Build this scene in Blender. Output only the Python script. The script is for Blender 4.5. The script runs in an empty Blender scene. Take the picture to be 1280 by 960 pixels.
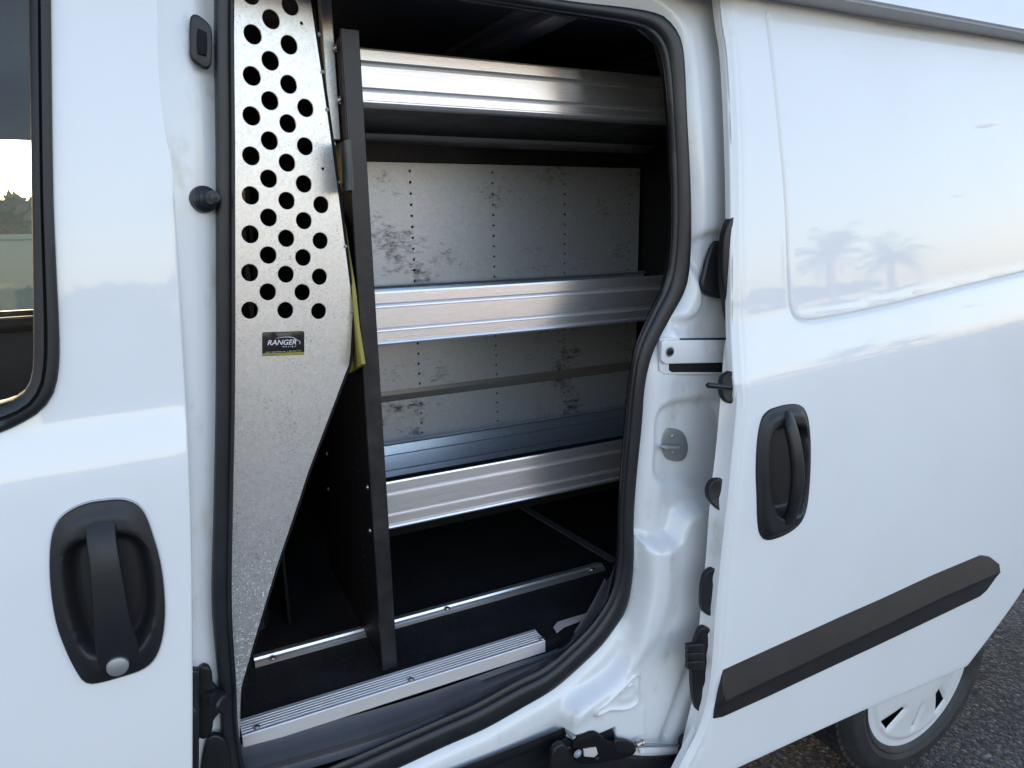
import bpy, bmesh, math, random
import numpy as np
from mathutils import Vector, Matrix
from mathutils.geometry import delaunay_2d_cdt

random.seed(4)
rng = np.random.default_rng(4)
S = bpy.context.scene
R = math.radians

# ------------------------------------------------------------------ camera
CAM = np.array([0.0, -0.95, 1.457])
DX = np.array([.8934, -.1154, .4342]); DY = np.array([-.4489, -.1955, .8719]); DN = np.array([.0157, .9740, .2264])
DX /= np.linalg.norm(DX); DN -= DX * DN.dot(DX); DN /= np.linalg.norm(DN); DY = np.cross(DN, DX)
if DY[2] < 0: DY = -DY
FOC = 865.0
cd = bpy.data.cameras.new('camera'); cam = bpy.data.objects.new('camera', cd); S.collection.objects.link(cam)
right = Vector((DX[0], DY[0], -DN[0])); up = -Vector((DX[1], DY[1], -DN[1])); fwd = Vector((DX[2], DY[2], -DN[2]))
M3 = Matrix((right, up, -fwd)).transposed()
cam.matrix_world = Matrix.Translation(Vector(CAM)) @ M3.to_4x4()
cd.sensor_width = 36; cd.lens = 36 * FOC / 1280; cd.clip_start = .02; cd.clip_end = 3000
S.camera = cam

# ------------------------------------------------------------------ world and sun
SUN_EL, SUN_AZ = 6.0, 100.0          # low sun beyond the van; azimuth of the sun seen from above, degrees from +x
w = bpy.data.worlds.new('World'); S.world = w; w.use_nodes = True
nt = w.node_tree; bg = nt.nodes['Background']
sky = nt.nodes.new('ShaderNodeTexSky'); sky.sky_type = 'NISHITA'; sky.sun_disc = False
sun_dir = Vector((math.cos(R(SUN_AZ)) * math.cos(R(SUN_EL)), math.sin(R(SUN_AZ)) * math.cos(R(SUN_EL)), math.sin(R(SUN_EL))))
sky.sun_elevation = R(SUN_EL)
sky.sun_rotation = math.atan2(sun_dir.x, sun_dir.y)
sky.air_density = 1.0; sky.dust_density = 1.2; sky.ozone_density = 1.0
tint = nt.nodes.new('ShaderNodeMix'); tint.data_type = 'RGBA'; tint.blend_type = 'MULTIPLY'; tint.inputs[0].default_value = 1.0; tint.inputs[7].default_value = (1.07, .95, 1.06, 1)
nt.links.new(sky.outputs[0], tint.inputs[6]); nt.links.new(tint.outputs[2], bg.inputs[0]); bg.inputs[1].default_value = 0.15
sd = bpy.data.lights.new('sun', 'SUN'); sun = bpy.data.objects.new('sun', sd); S.collection.objects.link(sun)
sd.energy = 2.0; sd.angle = R(0.6); sd.color = (1.0, .72, .50)
sun.rotation_euler = sun_dir.to_track_quat('Z', 'Y').to_euler()
S.view_settings.view_transform = 'Standard'; S.view_settings.look = 'None'
S.view_settings.exposure = 2.5; S.view_settings.gamma = 1.0
S.view_settings.use_curve_mapping = False

# ------------------------------------------------------------------ measuring helpers
def ray(px, py):
    v = np.array([px - 640.0, py - 480.0, FOC])
    return np.array([v.dot(DX), v.dot(DY), -v.dot(DN)])
def P(px, py, y):                      # point of the plane y = const seen at a reference pixel
    r = ray(px, py); return CAM + r * ((y - CAM[1]) / r[1])
def PXc(px, py, x):
    r = ray(px, py); return CAM + r * ((x - CAM[0]) / r[0])
def PZ(px, py, z):
    r = ray(px, py); return CAM + r * ((z - CAM[2]) / r[2])
def PF(px, py, F):                     # point of the surface y = F(x, z)
    y = 0.0
    for _ in range(12):
        p = P(px, py, y); y = float(F(np.array([p[0]]), np.array([p[2]]))[0])
    return P(px, py, y)
def spline(pts, n, closed=False):
    """Catmull-Rom through pts, resampled to n points by arc length"""
    A = np.array(pts, float); m = len(A); out = []
    segs = m if closed else m - 1
    for i in range(segs):
        if closed: p0, p1, p2, p3 = A[i - 1], A[i], A[(i + 1) % m], A[(i + 2) % m]
        else: p0, p1, p2, p3 = A[max(i - 1, 0)], A[i], A[i + 1], A[min(i + 2, m - 1)]
        k1 = np.linalg.norm(p2 - p1)
        t1 = (p2 - p0); t2 = (p3 - p1)
        n1 = np.linalg.norm(t1) or 1; n2 = np.linalg.norm(t2) or 1
        t1 = t1 / n1 * k1; t2 = t2 / n2 * k1
        for t in np.linspace(0, 1, 14, endpoint=False):
            h = (2*t**3 - 3*t**2 + 1, t**3 - 2*t**2 + t, -2*t**3 + 3*t**2, t**3 - t**2)
            out.append(h[0]*p1 + h[1]*t1 + h[2]*p2 + h[3]*t2)
    out.append(A[0] if closed else A[-1])
    out = np.array(out); d = np.r_[0, np.cumsum(np.linalg.norm(np.diff(out, axis=0), axis=1))]
    s = np.linspace(0, d[-1], n + 1)[:-1] if closed else np.linspace(0, d[-1], n)
    return np.stack([np.interp(s, d, out[:, k]) for k in range(out.shape[1])], 1)
def poly(pts, step, closed=True):
    """straight polyline, densified"""
    A = np.array(pts, float); out = []
    for i in range(len(A) if closed else len(A) - 1):
        a, b = A[i], A[(i + 1) % len(A)]; k = max(1, int(np.linalg.norm(b - a) / step))
        for j in range(k): out.append(a + (b - a) * j / k)
    if not closed: out.append(A[-1])
    return np.array(out)
def sdf(X, Z, L, closed=True):
    """signed distance (negative inside) of points to loop L (n,2)"""
    A = np.asarray(L, float); B = np.roll(A, -1, 0)
    if not closed: A, B = A[:-1], A[1:]
    d = np.full(X.shape, 1e9); ins = np.zeros(X.shape, bool)
    for (ax, az), (bx, bz) in zip(A, B):
        ex, ez = bx - ax, bz - az; q = ex*ex + ez*ez or 1e-12
        t = np.clip(((X - ax)*ex + (Z - az)*ez) / q, 0, 1)
        d = np.minimum(d, np.hypot(X - ax - t*ex, Z - az - t*ez))
        if closed:
            c = ((az > Z) != (bz > Z))
            with np.errstate(divide='ignore', invalid='ignore'):
                xi = ax + (Z - az) / ((bz - az) if abs(bz - az) > 1e-12 else 1e-12) * ex
            ins ^= c & (X < xi)
    return np.where(ins, -d, d) if closed else d
def sst(a, b, x):
    t = np.clip((x - a) / (b - a), 0, 1); return t*t*(3 - 2*t)

# ------------------------------------------------------------------ object helpers
def link(o, parent=None):
    S.collection.objects.link(o)
    if parent: o.parent = parent
    return o
def mesh_obj(name, V, Fc, mat, parent=None, smooth=35):
    me = bpy.data.meshes.new(name)
    me.from_pydata([tuple(map(float, v)) for v in V], [], [tuple(map(int, f)) for f in Fc]); me.update()
    if mat: me.materials.append(mat)
    if smooth:
        me.shade_smooth(); me.set_sharp_from_angle(angle=R(smooth))
    return link(bpy.data.objects.new(name, me), parent)
class MB:
    def __init__(s): s.V = []; s.F = []
    def add(s, V, F):
        k = len(s.V); s.V += [tuple(map(float, v)) for v in V]; s.F += [tuple(int(i) + k for i in f) for f in F]; return s
    def box(s, a, b, bev=0.0, seg=2, M=None):
        bm = bmesh.new(); bmesh.ops.create_cube(bm, size=1)
        a = np.array(a, float); b = np.array(b, float)
        for v in bm.verts: v.co = Vector((a + b) / 2) + Vector(tuple(v.co[i] * (b - a)[i] for i in range(3)))
        if bev: bmesh.ops.bevel(bm, geom=bm.edges[:], offset=bev, segments=seg, affect='EDGES', profile=.5)
        if M is not None: bm.transform(M)
        return s.bm(bm)
    def bm(s, bm):
        bmesh.ops.recalc_face_normals(bm, faces=bm.faces); bm.verts.index_update()
        s.add([v.co for v in bm.verts], [[v.index for v in f.verts] for f in bm.faces]); bm.free(); return s
    def tube(s, pts, r, n=10, cap=True):
        pts = [Vector(map(float, p)) for p in pts]; rr = r if hasattr(r, '__len__') else [r]*len(pts)
        V = []; F = []; prev = None
        for i, p in enumerate(pts):
            t = (pts[min(i+1, len(pts)-1)] - pts[max(i-1, 0)]).normalized()
            if prev is None: prev = t.orthogonal().normalized()
            prev = (prev - t * prev.dot(t)).normalized(); q = t.cross(prev)
            for k in range(n):
                a = 2*math.pi*k/n; V.append(p + (prev*math.cos(a) + q*math.sin(a))*rr[i])
        for i in range(len(pts)-1):
            for k in range(n): F.append((i*n+k, i*n+(k+1) % n, (i+1)*n+(k+1) % n, (i+1)*n+k))
        if cap: F.append(tuple(range(n))[::-1]); F.append(tuple((len(pts)-1)*n+k for k in range(n)))
        return s.add(V, F)
    def lathe(s, c, axis, prof, n=20):
        """prof = [(radius, height along axis)...]"""
        axis = Vector(axis).normalized(); u = axis.orthogonal().normalized(); v = axis.cross(u); c = Vector(map(float, c))
        V = []; F = []
        for r, h in prof:
            for k in range(n):
                a = 2*math.pi*k/n; V.append(c + axis*h + (u*math.cos(a)+v*math.sin(a))*max(r, 1e-5))
        for i in range(len(prof)-1):
            for k in range(n): F.append((i*n+k, i*n+(k+1) % n, (i+1)*n+(k+1) % n, (i+1)*n+k))
        return s.add(V, F)
    def build(s, name, mat, parent=None, smooth=35): return mesh_obj(name, s.V, s.F, mat, parent, smooth)
def tag(o, label, cat, group=None, kind=None):
    if label: o['label'] = label
    if cat: o['category'] = cat
    if group: o['group'] = group
    if kind: o['kind'] = kind
    return o
def empty(name, loc, label, cat, group=None):
    o = bpy.data.objects.new(name, None); o.location = loc; o.empty_display_size = .1
    link(o); return tag(o, label, cat, group)
def adopt(o, root):
    """parent while keeping world coordinates of the mesh data"""
    o.parent = root; o.matrix_parent_inverse = root.matrix_basis.inverted(); return o

def panel(name, outline, F, mat, parent=None, step=.01, holes=(), loops=(), rim=.02, bev=.003, hole_rim=None, region=None, smooth=40, frame=None, gstep=None):
    """sheet y = F(x, z) bounded by outline with holes, edges rolled back by rim. outline, holes, loops: (n,2) arrays in x, z.
    frame: optional function mapping (x, y, z) local to world"""
    outline = np.asarray(outline, float)
    def ccw(L):
        L = np.asarray(L, float); a = np.sum(L[:, 0]*np.roll(L[:, 1], -1) - np.roll(L[:, 0], -1)*L[:, 1])
        return L if a > 0 else L[::-1]
    outline = ccw(outline); holes = [ccw(h) for h in holes]
    x0, z0 = outline.min(0); x1, z1 = outline.max(0)
    gx, gz = np.meshgrid(np.arange(x0 + step*.5, x1, step), np.arange(z0 + step*.5, z1, step))
    gx = gx + (np.arange(gx.shape[0]) % 2)[:, None]*step*.5
    gx = gx.ravel(); gz = gz.ravel()
    keep = sdf(gx, gz, outline) < -step*.45
    for h in holes:
        bx = (gx > h[:, 0].min()-step) & (gx < h[:, 0].max()+step) & (gz > h[:, 1].min()-step) & (gz < h[:, 1].max()+step)
        q = np.ones(len(gx), bool); q[bx] = sdf(gx[bx], gz[bx], h) > step*.4; keep &= q
    for l, cl in loops:
        q = sdf(gx, gz, l, cl); keep &= np.abs(q) > step*.35
    pts = []; edges = []; marks = []
    for L in [outline] + holes:
        k = len(pts); marks.append((k, len(L))); pts += [Vector(map(float, p)) for p in L]
        edges += [(k+i, k+(i+1) % len(L)) for i in range(len(L))]
    for l, cl in loops:
        l = np.asarray(l, float); k = len(pts); pts += [Vector(map(float, p)) for p in l]
        edges += [(k+i, k+(i+1) % len(l)) for i in range(len(l) if cl else len(l)-1)]
    pts += [Vector((float(a), float(b))) for a, b in zip(gx[keep], gz[keep])]
    V2, E, F2, ov, oe, of = delaunay_2d_cdt(pts, edges, [], 0, 1e-7)
    X = np.array([v.x for v in V2]); Z = np.array([v.y for v in V2])
    tri = np.array([f for f in F2]); cx = X[tri].mean(1); cz = Z[tri].mean(1)
    ok = sdf(cx, cz, outline) < 0
    for h in holes:
        bx = (cx > h[:, 0].min()) & (cx < h[:, 0].max()) & (cz > h[:, 1].min()) & (cz < h[:, 1].max())
        q = np.ones(len(cx), bool); q[bx] = sdf(cx[bx], cz[bx], h) > 0; ok &= q
    tri = tri[ok]
    # orient so the normal looks to -y
    a, b, c = tri.T; ar = (X[b]-X[a])*(Z[c]-Z[a]) - (X[c]-X[a])*(Z[b]-Z[a])
    tri[ar < 0] = tri[ar < 0][:, ::-1]
    Y = F(X, Z)
    V = list(np.stack([X, Y, Z], 1)); Fc = [tuple(t) for t in tri]
    inv = {}
    for i, o in enumerate(ov):
        for j in o: inv[j] = i
    for li, (k, n) in enumerate(marks):
        L = (outline if li == 0 else holes[li-1]); sg = 1 if li == 0 else -1
        rr = rim if li == 0 else (hole_rim if hole_rim is not None else rim)
        if rr <= 0: continue
        T = np.roll(L, -1, 0) - np.roll(L, 1, 0); T /= np.maximum(np.linalg.norm(T, axis=1), 1e-9)[:, None]
        Nn = np.stack([T[:, 1], -T[:, 0]], 1)*sg
        YL = F(L[:, 0], L[:, 1]); prev = [inv[k+i] for i in range(n)]
        for (o_, d_) in ((.5*bev, .13*bev), (.87*bev, .5*bev), (bev, bev), (bev, rr)):
            base = len(V)
            for i in range(n): V.append(np.array([L[i, 0]+Nn[i, 0]*o_, YL[i]+d_, L[i, 1]+Nn[i, 1]*o_]))
            for i in range(n):
                j = (i+1) % n; q = (prev[i], prev[j], base+j, base+i)
                Fc.append(q[::-1] if sg > 0 else q)
            prev = [base+i for i in range(n)]
    if frame is not None: V = [frame(*v) for v in V]
    return mesh_obj(name, V, Fc, mat, parent, smooth)
def loft(name, curves, mat, parent=None, closed=False, smooth=60):
    n = len(curves[0]); V = []; F = []
    for c in curves: V += list(c)
    for i in range(len(curves)-1):
        for k in range(n if closed else n-1):
            F.append((i*n+k, i*n+(k+1) % n, (i+1)*n+(k+1) % n, (i+1)*n+k))
    return mesh_obj(name, V, F, mat, parent, smooth)
def XZ(pxs, y):                        # pixel outline measured on the plane y -> (x, z)
    return np.array([P(a, b, y)[[0, 2]] for a, b in pxs])
def XZF(pxs, F): return np.array([PF(a, b, F)[[0, 2]] for a, b in pxs])
def const(y): return lambda X, Z: np.full(np.shape(X), float(y))
def circle(c, r, n=20, sz=1.0): return np.array([[c[0]+r*math.cos(2*math.pi*k/n), c[1]+r*sz*math.sin(2*math.pi*k/n)] for k in range(n)])
def slab(name, pxs, y, thick, mat, parent=None, bev=.003, n=48, closed_spline=True, step=.02, F=None, onF=False):
    """small solid: traced outline at depth y standing thick proud of it (towards the camera = smaller y)"""
    L = spline(pxs, n, True) if closed_spline else poly(pxs, 6); L = XZF(L, F) if onF else XZ(L, y)
    return panel(name, L, F or const(y - thick), mat, parent, step=step, rim=thick, bev=min(bev, thick*.9))

# ------------------------------------------------------------------ materials
def mat(name, base, rough=.5, metal=0., coat=0., coat_rough=.05, spec=.5):
    m = bpy.data.materials.new(name); m.use_nodes = True; b = m.node_tree.nodes['Principled BSDF']
    b.inputs['Base Color'].default_value = (*base, 1); b.inputs['Roughness'].default_value = rough
    b.inputs['Metallic'].default_value = metal; b.inputs['Coat Weight'].default_value = coat
    b.inputs['Coat Roughness'].default_value = coat_rough; b.inputs['Specular IOR Level'].default_value = spec
    return m, m.node_tree, b
def N(t, kind, **kw):
    n = t.nodes.new(kind)
    for k, v in kw.items():
        if k in n.inputs: n.inputs[k].default_value = v
        else: setattr(n, k, v)
    return n
def coords(t, scale=(1, 1, 1)):
    tc = N(t, 'ShaderNodeTexCoord'); mp = N(t, 'ShaderNodeMapping'); mp.inputs['Scale'].default_value = scale
    t.links.new(tc.outputs['Object'], mp.inputs[0]); return mp.outputs[0]
def noise(t, vec, scale, detail=4, rough=.55):
    n = N(t, 'ShaderNodeTexNoise'); n.inputs['Scale'].default_value = scale; n.inputs['Detail'].default_value = detail
    n.inputs['Roughness'].default_value = rough; t.links.new(vec, n.inputs['Vector']); return n.outputs['Fac']
def ramp(t, fac, stops):
    r = N(t, 'ShaderNodeValToRGB'); e = r.color_ramp.elements
    while len(e) < len(stops): e.new(.5)
    for i, (p, c) in enumerate(stops): e[i].position = p; e[i].color = (*c, 1) if len(c) == 3 else c
    t.links.new(fac, r.inputs[0]); return r.outputs[0]
def mrange(t, fac, a, b, c, d):
    m = N(t, 'ShaderNodeMapRange'); 
    for i, v in enumerate((a, b, c, d)): m.inputs[i+1].default_value = v
    t.links.new(fac, m.inputs[0]); return m.outputs[0]
def mixc(t, fac, a, b):
    m = N(t, 'ShaderNodeMix', data_type='RGBA')
    for i, v in ((0, fac), (6, a), (7, b)):
        if isinstance(v, (tuple, list)): m.inputs[i].default_value = (*v, 1)
        elif isinstance(v, (float, int)): m.inputs[i].default_value = v
        else: t.links.new(v, m.inputs[i])
    return m.outputs[2]
def bump(t, b, h, strength, dist=.001):
    n = N(t, 'ShaderNodeBump'); n.inputs['Strength'].default_value = strength; n.inputs['Distance'].default_value = dist
    t.links.new(h, n.inputs['Height']); t.links.new(n.outputs[0], b.inputs['Normal'])
    return n

def paint(name='white_paint', base=(.80, .81, .82)):
    m, t, b = mat(name, base, .42, 0, 1.0, .025)
    v = coords(t); n = noise(t, v, 900, 2)                       # dust specks
    d = ramp(t, n, [(.0, base), (.735, base), (.76, tuple(c*.86 for c in base))])
    n2 = noise(t, v, 3.2, 5, .6); vd = N(t, 'ShaderNodeTexVoronoi'); vd.inputs['Scale'].default_value = 26; t.links.new(v, vd.inputs['Vector'])
    sp_ = N(t, 'ShaderNodeSeparateColor'); t.links.new(vd.outputs['Color'], sp_.inputs[0])
    rr_ = mrange(t, sp_.outputs[0], .78, 1, 0, .055); lt_ = N(t, 'ShaderNodeMath', operation='LESS_THAN'); t.links.new(vd.outputs['Distance'], lt_.inputs[0]); t.links.new(rr_, lt_.inputs[1])
    fm_ = N(t, 'ShaderNodeMath', operation='MULTIPLY'); t.links.new(lt_.outputs[0], fm_.inputs[0]); fm_.inputs[1].default_value = .45
    d = mixc(t, fm_.outputs[0], d, (.35, .33, .30))
    d2 = mixc(t, mrange(t, n2, .48, .72, 0, .22), d, (.68, .66, .63))
    t.links.new(d2, b.inputs['Base Color'])
    t.links.new(mrange(t, n2, .3, 1.0, .006, .03), b.inputs['Coat Roughness'])
    # orange peel
    o = noise(t, v, 260, 2); bm_ = N(t, 'ShaderNodeBump'); bm_.inputs['Strength'].default_value = .012; bm_.inputs['Distance'].default_value = .0006
    t.links.new(o, bm_.inputs['Height']); t.links.new(bm_.outputs[0], b.inputs['Coat Normal'])
    return m
M_paint = paint()
def jamb_paint():
    m, t, b = mat('door_jamb_paint', (.74, .76, .77), .34, 0, .7, .06)
    v = coords(t); n = noise(t, v, 9, 6, .65); n2 = noise(t, coords(t, (1, 1, .25)), 30, 4, .6)
    g = N(t, 'ShaderNodeMath', operation='MULTIPLY'); t.links.new(n, g.inputs[0]); t.links.new(n2, g.inputs[1])
    c = ramp(t, g.outputs[0], [(.0, (.75, .77, .78)), (.30, (.73, .74, .745)), (.42, (.60, .585, .55)), (.6, (.50, .47, .42))])
    t.links.new(c, b.inputs['Base Color']); t.links.new(mrange(t, n, .3, .8, .05, .22), b.inputs['Coat Roughness'])
    return m
M_jamb = jamb_paint()
def rubber(name, base, rough=.6, sc=400, dusty=.25):
    m, t, b = mat(name, base, rough); v = coords(t); n = noise(t, v, sc, 3); n2 = noise(t, v, 14, 5, .65)
    c = mixc(t, mrange(t, n2, .45, .8, 0, dusty), base, (.12, .115, .11)); t.links.new(c, b.inputs['Base Color'])
    bump(t, b, n, .25, .0005); return m
M_seal = rubber('seal_rubber', (.011, .012, .016), .40, 500, .10)
M_black = rubber('black_plastic', (.007, .0072, .009), .42, 900, .06)
M_grain = rubber('grained_black_plastic', (.010, .011, .014), .46, 1500, .04)
M_strip = rubber('rub_strip_plastic', (.019, .017, .018), .38, 1300, .10)
M_sill = rubber('sill_trim_plastic', (.040, .040, .048), .45, 900, .2)
M_inner = rubber('dark_interior', (.018, .018, .021), .55, 60, .15)
M_ceil = mat('painted_roof_inner', (.13, .13, .15), .24)[0]
M_hole = mat('dark_hole', (.004, .004, .005), .9)[0]
def carpet():
    m, t, b = mat('black_rubber_floor', (.006, .006, .007), .85, spec=.2); v = coords(t)
    n = noise(t, v, 700, 2); n2 = noise(t, v, 9, 5, .65); c0 = ramp(t, n, [(.0, (.005, .005, .006)), (.60, (.010, .010, .012)), (.70, (.07, .07, .07))]); c = mixc(t, mrange(t, n2, .45, .75, 0, .35), c0, (.035, .033, .032))
    t.links.new(c, b.inputs['Base Color']); bump(t, b, n, .5, .001); return m
M_floor = carpet()
def galv(name, base=(.60, .61, .62), rough=.42, scuffs=.0, specks=True, metal=.85):
    m, t, b = mat(name, base, rough, metal); v = coords(t)
    vo = N(t, 'ShaderNodeTexVoronoi'); vo.inputs['Scale'].default_value = 260; t.links.new(v, vo.inputs['Vector'])
    sep = N(t, 'ShaderNodeSeparateColor'); t.links.new(vo.outputs['Color'], sep.inputs[0])
    c = ramp(t, sep.outputs[0], [(.0, tuple(k*.93 for k in base)), (1., tuple(min(1, k*1.05) for k in base))])
    n = noise(t, v, 520, 2)
    if specks:
        n3 = noise(t, v, 12, 4, .6); thr = N(t, 'ShaderNodeMath', operation='ADD'); t.links.new(n, thr.inputs[0])
        t.links.new(mrange(t, n3, .3, .7, -.06, .06), thr.inputs[1])
        c = mixc(t, mrange(t, thr.outputs[0], .66, .70, 0, .75), c, (.10, .09, .09))
        vd = N(t, 'ShaderNodeTexVoronoi'); vd.inputs['Scale'].default_value = 330; t.links.new(v, vd.inputs['Vector'])
        sp_ = N(t, 'ShaderNodeSeparateColor'); t.links.new(vd.outputs['Color'], sp_.inputs[0])
        pos = N(t, 'ShaderNodeSeparateXYZ'); t.links.new(v, pos.inputs[0])
        rad = N(t, 'ShaderNodeMath', operation='SUBTRACT'); t.links.new(mrange(t, pos.outputs[2], .78, 1.30, .52, .03), rad.inputs[0]); t.links.new(mrange(t, sp_.outputs[0], 0, .8, 0, .4), rad.inputs[1])
        dd = N(t, 'ShaderNodeMath', operation='LESS_THAN'); t.links.new(vd.outputs['Distance'], dd.inputs[0]); t.links.new(rad.outputs[0], dd.inputs[1])
        dm = N(t, 'ShaderNodeMath', operation='MULTIPLY'); t.links.new(dd.outputs[0], dm.inputs[0]); t.links.new(mrange(t, sp_.outputs[1], 0, 1, .2, .9), dm.inputs[1])
        c = mixc(t, dm.outputs[0], c, (.90, .90, .90)); t.links.new(mrange(t, dm.outputs[0], 0, .6, metal, 0), b.inputs['Metallic'])
    if scuffs:
        s1 = noise(t, coords(t, (1.0, 1, 1.5)), 12, 7, .70); s2 = noise(t, coords(t, (.8, 1, 1.8)), 60, 6, .8); s0 = noise(t, v, 4.5, 2)
        mu = N(t, 'ShaderNodeMath', operation='MULTIPLY'); t.links.new(s1, mu.inputs[0]); t.links.new(s2, mu.inputs[1])
        m2 = N(t, 'ShaderNodeMath', operation='MULTIPLY'); t.links.new(mu.outputs[0], m2.inputs[0]); t.links.new(mrange(t, s0, .3, .7, .7, 1.25), m2.inputs[1])
        c = mixc(t, mrange(t, m2.outputs[0], .290, .44, 0, scuffs), c, (.035, .033, .036))
    t.links.new(c, b.inputs['Base Color'])
    t.links.new(mrange(t, sep.outputs[1], 0, 1, rough-.03, rough+.04), b.inputs['Roughness'])
    bump(t, b, n, .08, .0004); return m
M_galv = galv('galvanised_sheet', (.74, .73, .72), .37, .0, True, .80)
M_back = galv('scuffed_galvanised_sheet', (.55, .57, .62), .44, .95, False, .6)
M_tray = galv('galvanised_tray', (.55, .60, .66), .36, .0, False, .75)
def alu(name='brushed_aluminium', base=(.80, .78, .78), rough=.27):
    m, t, b = mat(name, base, rough, .86); n = noise(t, coords(t, (2, 400, 900)), 3.0, 6, .7)
    b.inputs['Anisotropic'].default_value = .6; b.inputs['Anisotropic Rotation'].default_value = .25
    n2 = noise(t, coords(t, (1, 1, 1)), 60, 6, .75)
    n3 = noise(t, coords(t, (6, 1, 1.2)), 55, 3, .7)
    c = mixc(t, mrange(t, n2, .60, .72, 0, .35), base, tuple(k*.55 for k in base))
    c = mixc(t, mrange(t, n3, .72, .76, 0, .5), c, (.95, .95, .95))
    t.links.new(c, b.inputs['Base Color']); t.links.new(mrange(t, n, .3, .7, rough-.05, rough+.12), b.inputs['Roughness'])
    bump(t, b, n, .10, .0003); return m
M_alu = alu()
M_satin = alu('satin_aluminium', (.80, .77, .77), .42)
M_satin.node_tree.nodes['Principled BSDF'].inputs['Metallic'].default_value = .7
M_bolt = mat('zinc_bolt', (.55, .55, .55), .35, 1.0)[0]
def gun():
    m, t, b = mat('gunmetal_powder_coat', (.05, .048, .05), .38, .5); v = coords(t); n = noise(t, v, 22, 6, .7); n2 = noise(t, v, 700, 2)
    c = ramp(t, n, [(.3, (.022, .023, .028)), (.55, (.036, .034, .036)), (.75, (.06, .056, .055))]); t.links.new(c, b.inputs['Base Color'])
    t.links.new(mrange(t, n, .3, .7, .30, .5), b.inputs['Roughness']); bump(t, b, n2, .15, .0004); return m
M_gun = gun()
M_pblack = mat('black_powder_coat', (.005, .005, .006), .6, spec=.2)[0]
M_zinc = mat('cast_zinc', (.33, .34, .35), .5, .6)[0]
def asphalt():
    m, t, b = mat('asphalt', (.05, .05, .055), .75); v = coords(t)
    vo = N(t, 'ShaderNodeTexVoronoi'); vo.inputs['Scale'].default_value = 95; t.links.new(v, vo.inputs['Vector'])
    vo2 = N(t, 'ShaderNodeTexVoronoi'); vo2.inputs['Scale'].default_value = 210; t.links.new(v, vo2.inputs['Vector'])
    sep = N(t, 'ShaderNodeSeparateColor'); t.links.new(vo.outputs['Color'], sep.inputs[0])
    c = ramp(t, sep.outputs[0], [(.0, (.028, .033, .044)), (.45, (.052, .062, .080)), (.8, (.095, .110, .138)), (.94, (.17, .185, .21)), (1., (.30, .28, .27))])
    n = noise(t, v, 1.3, 4); c = mixc(t, mrange(t, n, .3, .7, 0, .35), c, (.05, .052, .058))
    edge = mrange(t, vo.outputs['Distance'], .25, .65, 0, .8); c = mixc(t, edge, c, (.018, .019, .021))
    t.links.new(c, b.inputs['Base Color'])
    h = N(t, 'ShaderNodeMath', operation='ADD'); t.links.new(mrange(t, vo.outputs['Distance'], 0, .7, 1, 0), h.inputs[0]); t.links.new(mrange(t, vo2.outputs['Distance'], 0, .7, .4, 0), h.inputs[1])
    bump(t, b, h.outputs[0], .9, .006); t.links.new(mrange(t, sep.outputs[1], 0, 1, .45, .85), b.inputs['Roughness']); return m
M_asph = asphalt()
def glass():
    m = bpy.data.materials.new('window_glass'); m.use_nodes = True; t = m.node_tree; b = t.nodes['Principled BSDF']
    tr = N(t, 'ShaderNodeBsdfTransparent'); tr.inputs[0].default_value = (.62, .66, .62, 1); gl = N(t, 'ShaderNodeBsdfGlossy'); gl.inputs['Roughness'].default_value = .01
    fr = N(t, 'ShaderNodeFresnel'); mx = N(t, 'ShaderNodeMixShader'); t.links.new(fr.outputs[0], mx.inputs[0]); t.links.new(tr.outputs[0], mx.inputs[1]); t.links.new(gl.outputs[0], mx.inputs[2])
    t.links.new(mx.outputs[0], t.nodes['Material Output'].inputs[0]); t.nodes.remove(b); return m
M_glass = glass()
def foliage(name, a, b_):
    m, t, b = mat(name, a, .6); n = noise(t, coords(t), 2.5, 5, .7); t.links.new(mixc(t, mrange(t, n, .35, .65, 0, 1), a, b_), b.inputs['Base Color']); return m
M_leaf = foliage('foliage', (.045, .055, .040), (.09, .10, .07))
M_bark = mat('bark', (.12, .09, .07), .9)[0]
M_wall = mat('pale_wall', (.42, .37, .35), .8)[0]
M_tyre = rubber('tyre_rubber', (.020, .020, .022), .62, 700, .3)
M_cover = mat('wheel_cover_silver', (.78, .78, .78), .32, .15, .4)[0]
M_yellow = mat('yellow_plastic', (.30, .25, .03), .5)[0]
M_white = mat('lamp_pole_paint', (.75, .73, .70), .5)[0]

# ================================================================== SETTING
MB().add([(-600, -600, 0), (600, -600, 0), (600, 600, 0), (-600, 600, 0)], [(0, 1, 2, 3)]).build('ground', M_asph, smooth=0)['kind'] = 'structure'

# ================================================================== VAN
van = empty('cargo_van', (1.2, .9, 0), 'white cargo van with its side sliding door pushed open, seen close up', 'van')
def prof(Z, z0=.86):                   # barrel shape of the body side: leans in above the waist, tucks under below
    return np.where(Z > z0, .085*(Z-z0)**2 + .045*np.clip(Z-z0, 0, 1), .10*(Z-z0)**2)

class SLO:
    @staticmethod
    def f(u, lo, hi, up=.085):                  # body side: integrated slope with an up-facing shoulder between lo and hi
        T = np.array([(.2, -.05), (.5, -.04), (.72, -.012), (.9, .03), (lo-.10, .07), (lo-.02, .09), (lo+.012, .22), (hi-.012, .22), (hi+.006, up), (1.5, up+.005), (1.7, up+.03), (2.1, .25)])
        g = np.linspace(.1, 2.1, 1601); sl = np.interp(g, T[:, 0], T[:, 1]); Y = np.concatenate([[0], np.cumsum((sl[1:]+sl[:-1])/2*np.diff(g))])
        return np.interp(u, g, Y) - np.interp(.95, g, Y)

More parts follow.
